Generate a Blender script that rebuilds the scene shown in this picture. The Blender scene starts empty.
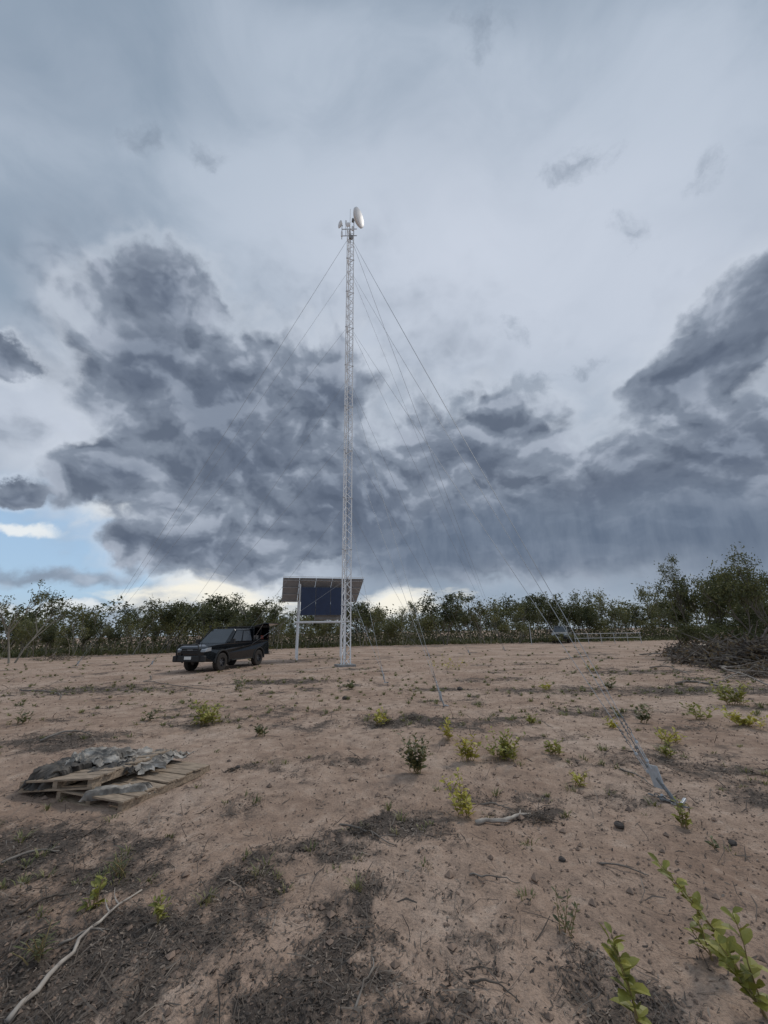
import bpy, math, random
import numpy as np
from mathutils import Vector, Matrix, Euler
C = bpy.context.scene.collection
R = math.radians
random.seed(7)

# ---------------------------------------------------------------- camera
F = 385.0; PITCH = math.atan(120/385.0); ROLL = R(1.05); CH = 1.6
fw = Vector((0, math.cos(PITCH), math.sin(PITCH)))
u0 = Vector((0, -math.sin(PITCH), math.cos(PITCH))); r0 = Vector((1, 0, 0))
rt = r0*math.cos(ROLL) - u0*math.sin(ROLL)
up = u0*math.cos(ROLL) + r0*math.sin(ROLL)
CP = Vector((0, 0, CH))
cam = bpy.data.cameras.new('camera'); co = bpy.data.objects.new('camera', cam); C.objects.link(co)
m = Matrix.Identity(4)
for i in range(3):
    m[i][0] = rt[i]; m[i][1] = up[i]; m[i][2] = -fw[i]; m[i][3] = CP[i]
co.matrix_world = m
cam.sensor_fit = 'VERTICAL'; cam.sensor_height = 36; cam.lens = F/1024*36
cam.clip_start = 0.05; cam.clip_end = 9000
bpy.context.scene.camera = co
bpy.context.scene.view_settings.view_transform = 'Standard'
bpy.context.scene.view_settings.look = 'None'

def ray(px, py):
    return (fw*F + rt*(px-384) + up*(512-py)).normalized()
def proj(p):
    q = Vector(p)-CP; z = q.dot(fw)
    return 384+F*q.dot(rt)/z, 512-F*q.dot(up)/z
def G(px, py):
    d = ray(px, py); s = CH/-d.z
    return Vector((d.x*s, d.y*s, 0))
def atpx(px, Y, z=1.5):
    a, b = -200.0, 200.0
    for _ in range(50):
        mdl = (a+b)/2
        if proj((mdl, Y, z))[0] < px: a = mdl
        else: b = mdl
    return a
def zat(x, y, py):
    a, b = -1.0, 60.0
    for _ in range(50):
        mdl = (a+b)/2
        if proj((x, y, mdl))[1] > py: a = mdl
        else: b = mdl
    return a

# ---------------------------------------------------------------- noise / terrain
_rs = np.random.RandomState(3); _T = _rs.rand(256, 256)
def vn(x, y):
    x = np.asarray(x, float); y = np.asarray(y, float)
    xi = np.floor(x).astype(int); yi = np.floor(y).astype(int)
    fx = x-xi; fy = y-yi; fx = fx*fx*(3-2*fx); fy = fy*fy*(3-2*fy)
    a = _T[xi & 255, yi & 255]; b = _T[(xi+1) & 255, yi & 255]
    c = _T[xi & 255, (yi+1) & 255]; d = _T[(xi+1) & 255, (yi+1) & 255]
    return (a*(1-fx)+b*fx)*(1-fy)+(c*(1-fx)+d*fx)*fy
def fbm(x, y, o=4, r=0.5):
    s = 0; a = 1; t = 0
    for i in range(o):
        s = s+a*vn(x*2**i+i*17.3, y*2**i+i*31.7); t += a; a *= r
    return s/t
def smooth(e0, e1, x):
    t = np.clip((x-e0)/(e1-e0), 0, 1); return t*t*(3-2*t)
PATCH = []
for px, py, rx, ry, w in [(70, 960, .75, .5, 1), (10, 850, 1.1, .6, 1), (120, 860, .55, .32, .85), (390, 828, .48, .4, 1.0), (240, 888, .38, .28, 1),
        (335, 960, .38, .28, 1), (280, 1000, .3, .2, .95), (390, 910, .18, .22, .7), (200, 930, .28, .2, .65), (345, 860, .32, .2, .85), (420, 1010, .22, .18, .7),
        (300, 850, .32, .22, .75), (535, 812, .32, .22, .75), (405, 722, 1.1, .5, .95), (280, 682, 2.2, .8, .7), (100, 690, 3.0, 1.1, .7), (560, 690, 2.4, .8, .6),
        (600, 712, 1.4, .5, .6), (700, 690, 2.8, .9, .85), (640, 760, .9, .35, .5), (500, 722, .9, .4, .55), (60, 740, 1.3, .6, .75), (720, 770, .8, .45, .55),
        (480, 950, .22, .18, .4), (200, 720, 1.0, .5, .5), (340, 760, .5, .25, .5), (250, 800, .4, .2, .4), (480, 680, 1.6, .6, .5),
        (300, 725, .9, .35, .5), (440, 690, 1.2, .45, .6), (640, 672, 3.0, .9, .6), (560, 740, .7, .25, .4), (680, 730, .8, .3, .45)]:
    g = G(px, py); PATCH.append((g.x, g.y, rx, ry, w))
def darkmask(x, y):
    wx = x+(fbm(x*2.1+9, y*2.1)-.5)*.9+(fbm(x*7+3, y*7)-.5)*.25; wy = y+(fbm(x*2.1, y*2.1+40)-.5)*.9+(fbm(x*7, y*7+11)-.5)*.25
    mk = np.zeros_like(np.asarray(x, float))
    for cx, cy, rx, ry, w in PATCH:
        dd = np.sqrt(((wx-cx)/(rx*1.25))**2+((wy-cy)/(ry*1.25))**2)
        mk = np.maximum(mk, w*smooth(1.15, .2, dd))
    nz = fbm(x*.9+5, y*.9+3, 5, .6)
    mk = np.maximum(mk, smooth(.56, .74, nz)*.55)
    return np.clip(mk*(.15+1.5*fbm(x*7, y*7, 4, .7)), 0, 1)
def H(x, y):
    x = np.asarray(x, float); y = np.asarray(y, float)
    d = np.sqrt(x*x+y*y)
    near = 1/(1+(d/14)**2)
    h = (fbm(x*.45, y*.45, 3)-.5)*.16*near+(fbm(x*3.1+7, y*3.1, 4, .55)-.5)*.075*near
    h = h + (fbm(x*14, y*14, 3, .6)-.5)*.028*near*(.3+1.4*smooth(.36, .62, fbm(x*1.3+3, y*1.3)))
    return h
def hz(x, y): return float(H(np.array([x]), np.array([y]))[0])

# ---------------------------------------------------------------- tagging, mesh builder
def tag(o, label=None, cat=None, group=None, kind=None):
    if label: o['label'] = label
    if cat: o['category'] = cat
    if group: o['group'] = group
    if kind: o['kind'] = kind
    return o
def empty(name, loc, rz=0, parent=None):
    o = bpy.data.objects.new(name, None); C.objects.link(o); o.location = loc; o.rotation_euler = (0, 0, rz)
    o.empty_display_size = .1
    if parent: o.parent = parent
    return o
class MB:
    def __init__(s): s.v = []; s.f = []
    def quad(s, a, b, c, d):
        n = len(s.v); s.v += [tuple(a), tuple(b), tuple(c), tuple(d)]; s.f.append((n, n+1, n+2, n+3))
    def poly(s, pts, faces):
        n = len(s.v); s.v += [tuple(p) for p in pts]; s.f += [tuple(n+i for i in f) for f in faces]
    def box(s, c, size, M=None):
        c = Vector(c); n = len(s.v)
        for x in (-1, 1):
            for y in (-1, 1):
                for z in (-1, 1):
                    p = Vector((x*size[0]/2, y*size[1]/2, z*size[2]/2))
                    if M: p = M @ p
                    s.v.append(tuple(p+c))
        for f in ((0, 1, 3, 2), (4, 6, 7, 5), (0, 4, 5, 1), (2, 3, 7, 6), (0, 2, 6, 4), (1, 5, 7, 3)): s.f.append(tuple(n+i for i in f))
    def tube(s, pts, rad, n=6, cap=True):
        pts = [Vector(p) for p in pts]
        if not hasattr(rad, '__len__'): rad = [rad]*len(pts)
        b = len(s.v); prev = None
        for i, p in enumerate(pts):
            t = (pts[min(i+1, len(pts)-1)]-pts[max(i-1, 0)])
            t = t.normalized() if t.length > 1e-9 else Vector((0, 0, 1))
            if prev is None:
                a = t.orthogonal().normalized()
            else:
                a = (prev-t*prev.dot(t)); a = a.normalized() if a.length > 1e-6 else t.orthogonal().normalized()
            prev = a; c = t.cross(a)
            for k in range(n):
                an = 2*math.pi*k/n
                s.v.append(tuple(p+(a*math.cos(an)+c*math.sin(an))*rad[i]))
        for i in range(len(pts)-1):
            for k in range(n):
                k2 = (k+1) % n
                s.f.append((b+i*n+k, b+i*n+k2, b+(i+1)*n+k2, b+(i+1)*n+k))
        if cap:
            s.f.append(tuple(b+k for k in reversed(range(n)))); e = b+(len(pts)-1)*n
            s.f.append(tuple(e+k for k in range(n)))
    def lathe(s, prof, origin, axis, n=24):
        axis = Vector(axis).normalized(); a = axis.orthogonal().normalized(); c = axis.cross(a); o = Vector(origin); b = len(s.v)
        for (t, r) in prof:
            for k in range(n):
                an = 2*math.pi*k/n; s.v.append(tuple(o+axis*t+(a*math.cos(an)+c*math.sin(an))*r))
        for i in range(len(prof)-1):
            for k in range(n):
                k2 = (k+1) % n
                s.f.append((b+i*n+k, b+i*n+k2, b+(i+1)*n+k2, b+(i+1)*n+k))
    def prism(s, prof, y0, y1):     # polygon in xz extruded in y
        n = len(prof); b = len(s.v)
        s.v += [(x, y0, z) for x, z in prof]+[(x, y1, z) for x, z in prof]
        s.f.append(tuple(b+i for i in range(n))); s.f.append(tuple(b+n+i for i in reversed(range(n))))
        for i in range(n):
            j = (i+1) % n; s.f.append((b+i, b+n+i, b+n+j, b+j))
    def build(s, name, mt, parent=None, smooth=False, bevel=0, seg=2):
        me = bpy.data.meshes.new(name); me.from_pydata(s.v, [], s.f); me.update()
        if smooth: me.polygons.foreach_set('use_smooth', [True]*len(me.polygons))
        o = bpy.data.objects.new(name, me); C.objects.link(o); me.materials.append(mt)
        if parent: o.parent = parent
        if bevel:
            b = o.modifiers.new('bevel', 'BEVEL'); b.width = bevel; b.segments = seg; b.limit_method = 'ANGLE'; b.angle_limit = R(35)
        return o
def copy_tree(o, parent=None):
    c = o.copy(); C.objects.link(c); c.parent = parent
    for ch in list(o.children): copy_tree(ch, c)
    return c

# ---------------------------------------------------------------- materials
def ramp(nt, fac, cols):
    r = nt.nodes.new('ShaderNodeValToRGB'); e = r.color_ramp.elements
    e[0].position = cols[0][0]; e[0].color = (*cols[0][1], 1)
    e[1].position = cols[-1][0]; e[1].color = (*cols[-1][1], 1)
    for p, c in cols[1:-1]:
        q = e.new(p); q.color = (*c, 1)
    nt.links.new(fac, r.inputs[0]); return r.outputs[0]
def mat(name, c1, c2=None, scale=8, rough=.8, metal=0, bump=0, island=False, cols=None, trans=0, stretch=None, spec=None):
    m = bpy.data.materials.new(name); m.use_nodes = True; nt = m.node_tree; b = nt.nodes['Principled BSDF']
    c2 = c2 or tuple(x*.75 for x in c1)
    b.inputs['Roughness'].default_value = rough; b.inputs['Metallic'].default_value = metal
    if spec is not None: b.inputs['Specular IOR Level'].default_value = spec
    tc = nt.nodes.new('ShaderNodeTexCoord'); n = nt.nodes.new('ShaderNodeTexNoise'); n.inputs['Scale'].default_value = scale
    n.inputs['Detail'].default_value = 4
    if stretch:
        mp = nt.nodes.new('ShaderNodeMapping'); mp.inputs['Scale'].default_value = stretch
        nt.links.new(tc.outputs['Object'], mp.inputs[0]); nt.links.new(mp.outputs[0], n.inputs['Vector'])
    else: nt.links.new(tc.outputs['Object'], n.inputs['Vector'])
    if island:
        g = nt.nodes.new('ShaderNodeNewGeometry')
        mx = nt.nodes.new('ShaderNodeMath'); mx.operation = 'MULTIPLY_ADD'; mx.inputs[1].default_value = .65
        nt.links.new(g.outputs['Random Per Island'], mx.inputs[0])
        m2 = nt.nodes.new('ShaderNodeMath'); m2.operation = 'MULTIPLY_ADD'; m2.inputs[1].default_value = 1.2; m2.inputs[2].default_value = -.42
        nt.links.new(n.outputs['Fac'], m2.inputs[0]); nt.links.new(m2.outputs[0], mx.inputs[2]); fac = mx.outputs[0]
    else: fac = n.outputs['Fac']
    col = ramp(nt, fac, cols or [(.3 if not island else .05, c1), (.7 if not island else .95, c2)])
    nt.links.new(col, b.inputs['Base Color'])
    if bump:
        bp = nt.nodes.new('ShaderNodeBump'); bp.inputs['Strength'].default_value = bump; bp.inputs['Distance'].default_value = .01
        nt.links.new(n.outputs['Fac'], bp.inputs['Height']); nt.links.new(bp.outputs[0], b.inputs['Normal'])
    if trans:
        t = nt.nodes.new('ShaderNodeBsdfTranslucent'); nt.links.new(col, t.inputs[0])
        ms = nt.nodes.new('ShaderNodeMixShader'); ms.inputs[0].default_value = trans
        nt.links.new(b.outputs[0], ms.inputs[1]); nt.links.new(t.outputs[0], ms.inputs[2])
        nt.links.new(ms.outputs[0], nt.nodes['Material Output'].inputs[0])
    return m
M = {}
M['galv'] = mat('galvanised_steel', (.52, .54, .56), (.4, .42, .44), 30, .45, .2)
M['dullgalv'] = mat('dull_galvanised_steel', (.26, .26, .26), (.13, .13, .13), 40, .55, .3)
M['white'] = mat('white_paint', (.86, .87, .88), (.8, .81, .82), 12, .45)
M['wire'] = mat('steel_wire', (.42, .44, .46), (.32, .34, .36), 30, .6, .0)
M['panelblue'] = mat('solar_panel_glass', (.007, .018, .06), (.012, .028, .08), 3, .3)
M['metalgrey'] = mat('grey_sheet_metal', (.3, .29, .28), (.2, .195, .19), 4, .5, .2)
M['duct'] = mat('roof_underside', (.33, .36, .40), (.26, .29, .33), 3, .6)
M['carpaint'] = mat('dark_car_paint', (.008, .01, .013), (.011, .013, .016), 3, .1, spec=.6)
M['whitepaint'] = mat('dusty_car_paint', (.24, .24, .235), (.17, .17, .165), 3, .4)
M['glass'] = mat('dark_window_glass', (.03, .036, .042), (.045, .052, .06), 2, .04, spec=.9)
M['rubber'] = mat('tyre_rubber', (.02, .019, .018), (.05, .04, .034), 14, .9)
M['rim'] = mat('alloy_rim', (.2, .2, .21), (.12, .12, .13), 20, .4, .6)
M['blackplastic'] = mat('black_plastic', (.015, .015, .016), (.022, .022, .022), 20, .6)
M['chrome'] = mat('chrome', (.5, .5, .5), (.4, .4, .4), 10, .25, .9)
M['lens'] = mat('headlight_lens', (.4, .42, .44), (.3, .32, .34), 30, .12)
M['red'] = mat('red_lens', (.45, .03, .02), (.35, .02, .02), 30, .3)
M['orange'] = mat('red_box_plastic', (.22, .04, .025), (.16, .03, .02), 20, .5)
M['plate'] = mat('number_plate', (.75, .75, .72), (.7, .7, .68), 20, .4)
M['wood'] = mat('weathered_pine', (.46, .35, .25), (.19, .145, .105), 5, .9, 0, .4, stretch=(12, 1.5, 12))
M['tarp'] = mat('grey_brown_tarp', (.34, .325, .305), (.13, .12, .11), 6, .85, 0, .2, cols=[(.36, (.13, .115, .1)), (.48, (.29, .26, .225)), (.62, (.5, .455, .4))])
M['plastic'] = mat('black_plastic_sheet', (.035, .032, .03), (.14, .12, .1), 8, .7)
M['bark'] = mat('tree_bark', (.2, .175, .145), (.09, .078, .064), 9, .9, stretch=(1, 1, .3))
M['palebark'] = mat('pale_bark', (.34, .31, .26), (.18, .16, .13), 5, .9, stretch=(1, 1, .4))
M['deadwood'] = mat('dead_wood', (.32, .28, .24), (.14, .115, .095), 9, .9, 0, .3)
M['brush'] = mat('brush_wood', (.27, .23, .195), (.09, .074, .06), 5, .9, 0, .3)
M['palestick'] = mat('bleached_stick', (.52, .46, .39), (.28, .235, .2), 14, .9, 0, .3)
M['charred'] = mat('dark_wood', (.06, .048, .04), (.15, .12, .095), 14, .95)
M['stem'] = mat('plant_stem', (.3, .2, .09), (.2, .17, .07), 14, .8)
def leafmat(name, a, b, c, tr=.3): return mat(name, a, c, 1.2, .5, island=True, cols=[(.05, a), (.5, b), (.95, c)], trans=tr)
M['lf_dark'] = leafmat('leaf_dark_green', (.028, .038, .014), (.068, .08, .028), (.15, .15, .053))
M['lf_mid'] = leafmat('leaf_mid_green', (.042, .052, .019), (.105, .116, .04), (.21, .205, .076))
M['lf_olive'] = leafmat('leaf_olive', (.06, .066, .025), (.145, .146, .05), (.27, .255, .095))
M['lf_yellow'] = leafmat('leaf_yellow_green', (.24, .225, .04), (.48, .43, .07), (.68, .58, .13))
M['lf_fresh'] = leafmat('leaf_fresh_green', (.14, .148, .03), (.30, .295, .06), (.5, .455, .11))
M['lf_brown'] = leafmat('leaf_dry_brown', (.08, .055, .036), (.15, .11, .065), (.26, .2, .11))
M['lf_dull'] = leafmat('leaf_dull_green', (.06, .07, .032), (.14, .15, .06), (.3, .25, .1))
M['grass'] = leafmat('dry_grass', (.1, .11, .04), (.2, .2, .08), (.36, .31, .15))
M['litter'] = mat('litter', (.05, .04, .03), (.3, .24, .18), 2, .95, island=True, cols=[(.05, (.045, .036, .03)), (.45, (.105, .084, .068)), (.75, (.2, .16, .128)), (.97, (.38, .31, .25))])
M['clod'] = mat('soil_clod', (.36, .25, .185), (.13, .098, .078), 9, .95, 0, .4)
M['stone'] = mat('dark_stone', (.1, .08, .07), (.05, .045, .04), 20, .9, 0, .4)

# ---------------------------------------------------------------- ground
def build_ground():
    fr = np.linspace(-66, 66, 560); bk = np.linspace(66, 294, 40)[1:-1]
    ang = np.radians(np.concatenate([fr, bk])); na = len(ang)
    rad = np.concatenate([[.3], .8*np.exp(np.linspace(0, math.log(75/.8), 430)), 75*np.exp(np.linspace(0, math.log(60), 30))[1:]]); nr = len(rad)
    RR, AA = np.meshgrid(rad, ang, indexing='ij')
    X = RR*np.sin(AA); Y = RR*np.cos(AA); Z = H(X, Y)
    v = np.stack([X, Y, Z], -1).reshape(-1, 3)
    dk = darkmask(X, Y).reshape(-1)
    i, j = np.meshgrid(np.arange(nr-1), np.arange(na), indexing='ij'); j2 = (j+1) % na
    f = np.stack([i*na+j, i*na+j2, (i+1)*na+j2, (i+1)*na+j], -1).reshape(-1, 4)[:, ::-1]
    faces = f.tolist(); faces.append(tuple(range(na))[::-1])
    me = bpy.data.meshes.new('ground'); me.from_pydata(v.tolist(), [], faces); me.update()
    me.polygons.foreach_set('use_smooth', [True]*len(me.polygons))
    at = me.attributes.new('dark', 'FLOAT', 'POINT'); at.data.foreach_set('value', dk.astype(np.float32))
    o = bpy.data.objects.new('ground', me); C.objects.link(o); o['kind'] = 'structure'
    m = bpy.data.materials.new('red_sandy_soil'); m.use_nodes = True; nt = m.node_tree; b = nt.nodes['Principled BSDF']
    b.inputs['Roughness'].default_value = .95; b.inputs['Specular IOR Level'].default_value = .15
    tc = nt.nodes.new('ShaderNodeTexCoord')
    def noise(s, d=6, r=.6):
        n = nt.nodes.new('ShaderNodeTexNoise'); n.inputs['Scale'].default_value = s; n.inputs['Detail'].default_value = d; n.inputs['Roughness'].default_value = r
        nt.links.new(tc.outputs['Object'], n.inputs['Vector']); return n.outputs['Fac']
    def math_(op, a, b_, c=None):
        n = nt.nodes.new('ShaderNodeMath'); n.operation = op
        for k, q in enumerate((a, b_, c)):
            if q is None: continue
            if isinstance(q, (int, float)): n.inputs[k].default_value = q
            else: nt.links.new(q, n.inputs[k])
        return n.outputs[0]
    def mix(f_, a, b_):
        n = nt.nodes.new('ShaderNodeMix'); n.data_type = 'RGBA'
        for k, q in ((0, f_), (6, a), (7, b_)):
            if isinstance(q, (int, float)): n.inputs[k].default_value = q
            elif isinstance(q, tuple): n.inputs[k].default_value = (*q, 1)
            else: nt.links.new(q, n.inputs[k])
        return n.outputs[2]
    n1 = noise(.5, 6, .65); n2 = noise(4.5, 7, .7); n3 = noise(55, 4, .7); n4 = noise(1.6, 7, .72)
    base = ramp(nt, n1, [(.34, (.33, .222, .16)), (.5, (.45, .32, .24)), (.66, (.55, .415, .325))])
    base = mix(math_('MULTIPLY', ramp(nt, n2, [(.48, (0, 0, 0)), (.70, (1, 1, 1))]), .75), base, (.2, .143, .11))
    base = mix(math_('MULTIPLY', ramp(nt, n2, [(.30, (1, 1, 1)), (.46, (0, 0, 0))]), .55), base, (.63, .50, .40))
    base = mix(math_('MULTIPLY', ramp(nt, n3, [(.49, (0, 0, 0)), (.66, (1, 1, 1))]), .55), base, (.16, .12, .097))
    at_ = nt.nodes.new('ShaderNodeAttribute'); at_.attribute_name = 'dark'
    dkv = math_('ADD', math_('MULTIPLY', at_.outputs['Fac'], 1.15), math_('MULTIPLY_ADD', n4, 1.6, -.84))
    dkv = math_('ADD', dkv, math_('MULTIPLY_ADD', n2, 1.2, -.6))
    dkv = math_('ADD', dkv, math_('MULTIPLY_ADD', n3, .9, -.45))
    dm = ramp(nt, dkv, [(.16, (0, 0, 0)), (.66, (1, 1, 1))])
    dark = ramp(nt, n3, [(.35, (.044, .037, .033)), (.55, (.096, .08, .068)), (.68, (.2, .163, .134))])
    base = mix(math_('MULTIPLY', dm, .9), base, dark)
    nt.links.new(base, b.inputs['Base Color'])
    hsum = math_('ADD', math_('MULTIPLY', n2, .6), math_('MULTIPLY', n3, .3))
    bp = nt.nodes.new('ShaderNodeBump'); bp.inputs['Strength'].default_value = 1.0; bp.inputs['Distance'].default_value = .055
    nt.links.new(hsum, bp.inputs['Height']); nt.links.new(bp.outputs[0], b.inputs['Normal'])
    me.materials.append(m)
build_ground()

# ---------------------------------------------------------------- litter, clods, tufts (stuff)
def scatter(n, ymin, ymax, seed, fn, bias=0):
    rs = np.random.RandomState(seed); k = 0
    while k < n:
        m_ = 4*n
        y = ymin*(ymax/ymin)**rs.rand(m_); x = (rs.rand(m_)*2-1)*(y*1.05+.6)
        dk = darkmask(x, y); keep = rs.rand(m_) < (1-bias)+bias*dk*1.6
        x = x[keep]; y = y[keep]; z = H(x, y)
        for a, b_, c in zip(x, y, z):
            fn(a, b_, c); k += 1
            if k >= n: return
lit = MB(); rl = random.Random(11)
def litf(x, y, z):
    big = rl.random() < .09
    L = (rl.uniform(.02, .09) if big else rl.uniform(.003, .014))*(1+y*.1); w = rl.uniform(.001, .0036)*(1+y*.14); a = rl.uniform(0, 6.283); t = rl.gauss(0, .35)
    if big: w *= .7
    d = Vector((math.cos(a)*math.cos(t), math.sin(a)*math.cos(t), math.sin(t)))*L
    s = Vector((-math.sin(a), math.cos(a), rl.gauss(0, .6)))*w
    c = Vector((x, y, z+.003+abs(d.z)*.5)); k = rl.uniform(-.5, .5); bw = s.normalized()*L*rl.uniform(-.3, .3)
    lit.poly([c-d-s*.6, c+bw-s, c+d-s*.6, c+d+s*(.6+k), c+bw+s, c-d+s*.6], [(0, 1, 4, 5), (1, 2, 3, 4)])
scatter(38000, 1.2, 18, 1, litf, .96)
scatter(7000, 1.2, 22, 2, litf, .3)
tag(lit.build('leaf_litter', M['litter']), kind='stuff')
cl = MB()
def clodf(x, y, z):
    r = rl.uniform(.003, .011)*(1+y*.09)*(1 if rl.random() < .94 else 2.5)
    n = len(cl.v); base = [(1, 0, 0), (-1, 0, 0), (0, 1, 0), (0, -1, 0), (0, 0, .8), (0, 0, -.8)]
    vs = [(x+a*r*rl.uniform(.6, 1.3), y+b_*r*rl.uniform(.6, 1.3), z+c*r*rl.uniform(.6, 1.2)+r*.2) for a, b_, c in base]
    cl.v += vs; cl.f += [tuple(n+i for i in f) for f in ((0, 2, 4), (2, 1, 4), (1, 3, 4), (3, 0, 4), (2, 0, 5), (1, 2, 5), (3, 1, 5), (0, 3, 5))]
scatter(12000, 1.2, 24, 5, clodf, .6)
tag(cl.build('soil_clods', M['clod']), kind='stuff')
gr = MB()
def tuft(mb, x, y, z, h, n, sp, rnd, w=.004):
    for _ in range(n):
        a = rnd.uniform(0, 6.283); r = rnd.uniform(0, sp*.4); ln = rnd.uniform(.1, .9)
        p = Vector((x+math.cos(a)*r, y+math.sin(a)*r, z-.01)); hh = h*rnd.uniform(.5, 1.1)
        d = Vector((math.cos(a)*ln, math.sin(a)*ln, 1)).normalized()
        s = Vector((-math.sin(a), math.cos(a), 0))*w
        m1 = p+d*hh*.55; t = m1+(d+Vector((math.cos(a)*.5, math.sin(a)*.5, -.25)))*hh*.5
        mb.poly([p-s, p+s, m1+s*.8, m1-s*.8, t], [(0, 1, 2, 3), (3, 2, 4)])
rg = random.Random(4)
def tuftf(x, y, z):
    if rg.random() < .15 or y > 8: tuft(gr, x, y, z, rg.uniform(.03, .09)*(1+min(y, 25)*.035), rg.randint(6, 18), .12, rg, .003+.0008*y)
scatter(2000, 3.0, 38, 8, tuftf, .85)
tag(gr.build('grass', M['grass']), kind='stuff')
tg = MB(); rg = random.Random(14)
def edge_y(az): return 37+14*float(smooth(-45, 5, math.degrees(az)))
for _ in range(5200):
    az = R(rg.uniform(-62, 60)); rr = rg.uniform(0, 1)
    Y = edge_y(az)+rr*12-1; x = Y*math.tan(az)
    if abs(x) > 75: continue
    tuft(tg, x, Y, 0, rg.uniform(.2, .9)*(.4+float(vn(x*.2, Y*.2))), 7, .6, rg, .035)
tag(tg.build('tall_grass', M['lf_mid']), kind='stuff')

# ---------------------------------------------------------------- trees
def leaf(mb, c, l, w, rnd):
    a = Vector((rnd.gauss(0, 1), rnd.gauss(0, 1), rnd.gauss(-.2, .8))).normalized()
    b_ = a.cross(Vector((rnd.gauss(0, 1), rnd.gauss(0, 1), rnd.gauss(0, 1)))).normalized()
    mb.quad(c-a*l, c-b_*w, c+a*l, c+b_*w)
def gen_tree(seed, Ht, spread, nst, depth, ncl, ll=.09, lw=.03, cr=.35, lean=.25, low=0.35, tr=.06):
    rnd = random.Random(seed); T = MB(); K = MB()
    def cluster(p, r, n):
        for _ in range(n):
            q = Vector((rnd.gauss(0, 1), rnd.gauss(0, 1), rnd.gauss(0, .7)))*r*.5
            leaf(K, p+q, ll*rnd.uniform(.6, 1.4), lw*rnd.uniform(.7, 1.3), rnd)
    def grow(p, d, L, r, dep):
        pts = [p]; q = p; dd = d
        for i in range(4):
            dd = (dd+Vector((rnd.gauss(0, .13), rnd.gauss(0, .13), rnd.gauss(.03, .08)))).normalized(); q = q+dd*L/4; pts.append(q)
        T.tube(pts, [r*(1-.14*i) for i in range(5)], 5 if r > .02 else 3, cap=False)
        if dep == 0:
            cluster(q, cr*rnd.uniform(.6, 1.3), ncl)
            if rnd.random() < .6: cluster(pts[2], cr*.7, ncl//2)
            return
        for k in range(rnd.randint(2, 4)):
            i = rnd.choice((2, 3, 4, 4)); an = rnd.uniform(0, 6.283); s = rnd.uniform(.4, 1)*spread
            nd = (dd+Vector((math.cos(an)*s, math.sin(an)*s, rnd.uniform(-.1, .35)))).normalized()
            grow(pts[i], nd, L*rnd.uniform(.5, .8), r*.6, dep-1)
    for s in range(nst):
        an = rnd.uniform(0, 6.283); l = rnd.uniform(.3, 1)*lean*(1 if nst > 1 else .4)
        grow(Vector((math.cos(an)*.08*nst, math.sin(an)*.08*nst, -.05)), Vector((math.cos(an)*l, math.sin(an)*l, 1)).normalized(), Ht*low*rnd.uniform(.85, 1.1), tr*rnd.uniform(.7, 1), depth)
    zm = max(v[2] for v in K.v); sc = 1/zm
    T.v = [(a*sc, b_*sc, c*sc) for a, b_, c in T.v]; K.v = [(a*sc, b_*sc, c*sc) for a, b_, c in K.v]
    return T, K
SPEC = {
 'round':   dict(args=(5, .85, 2, 3, 30), kw=dict(cr=.5, low=.36, ll=.11, lw=.042), bark='bark', leaf='lf_dark', n=3),
 'open':    dict(args=(6, .6, 1, 3, 26), kw=dict(cr=.54, low=.44, tr=.085, ll=.12, lw=.042), bark='palebark', leaf='lf_mid', n=4),
 'bush':    dict(args=(3.5, .8, 5, 2, 32), kw=dict(cr=.6, lean=.7, low=.4, ll=.1, lw=.04, tr=.035), bark='bark', leaf='lf_olive', n=3),
 'darkbush': dict(args=(3.5, .8, 6, 2, 32), kw=dict(cr=.6, lean=.7, low=.4, ll=.09, lw=.035, tr=.035), bark='bark', leaf='lf_mid', n=3),
 'sapling': dict(args=(4.5, .45, 2, 2, 28), kw=dict(cr=.58, low=.46, ll=.11, lw=.038, tr=.05), bark='palebark', leaf='lf_olive', n=4),
 'bare':    dict(args=(5, .8, 2, 4, 9), kw=dict(cr=.3, lean=.5, low=.33, ll=.065, lw=.028, tr=.08), bark='palebark', leaf='lf_mid', n=1),
 'dense':   dict(args=(5, .8, 3, 3, 48), kw=dict(cr=.43, lean=.4, low=.39, ll=.07, lw=.027, tr=.065), bark='bark', leaf='lf_mid', n=4),
}
TREEM = {}
for kname, s in SPEC.items():
    for i in range(s['n']):
        T, K = gen_tree(ord(kname[0])*7+len(kname)*13+i*5, *s['args'], **s['kw'])
        me = []
        for mb, mm, nm in ((T, M[s['bark']], 'trunk'), (K, M[s['leaf']], 'crown')):
            q = bpy.data.meshes.new(nm); q.from_pydata(mb.v, [], mb.f); q.update(); q.materials.append(mm); me.append(q)
        TREEM[(kname, i)] = me
rt_ = random.Random(21)
def tree(kind, px, Y, top=None, hgt=None, label='', group=None, name='tree', wide=1.0, cat='tree', x=None):
    i = rt_.randrange(SPEC[kind]['n']); X = atpx(px, Y) if x is None else x
    h = hgt if hgt else zat(X, Y, top)
    t = empty(name, (X, Y, hz(X, Y)-.02), rt_.uniform(0, 6.283)); t.scale = (h*wide, h*wide, h)
    for q in TREEM[(kind, i)]:
        o = bpy.data.objects.new(q.name, q); C.objects.link(o); o.parent = t
    tag(t, label, cat, group); return t
tree('bare', 18, 28, 578, label='sparse pale-branched spreading tree at the left edge of the clearing', name='sparse_tree', wide=.8)
tree('round', 168, 40, 594, label='round dark tree standing just left of the parked pickup', name='round_tree', wide=.9)
tree('open', 138, 42, 603, label='slim tree beside the round dark tree behind the pickup', name='slim_tree')
tree('open', 485, 50, 590, label='tallest broad tree in the treeline right of the mast', name='broad_tree', wide=1.1)
tree('round', 548, 52, 592, label='dark tree directly behind the distant grey vehicle', name='dark_tree')
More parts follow.
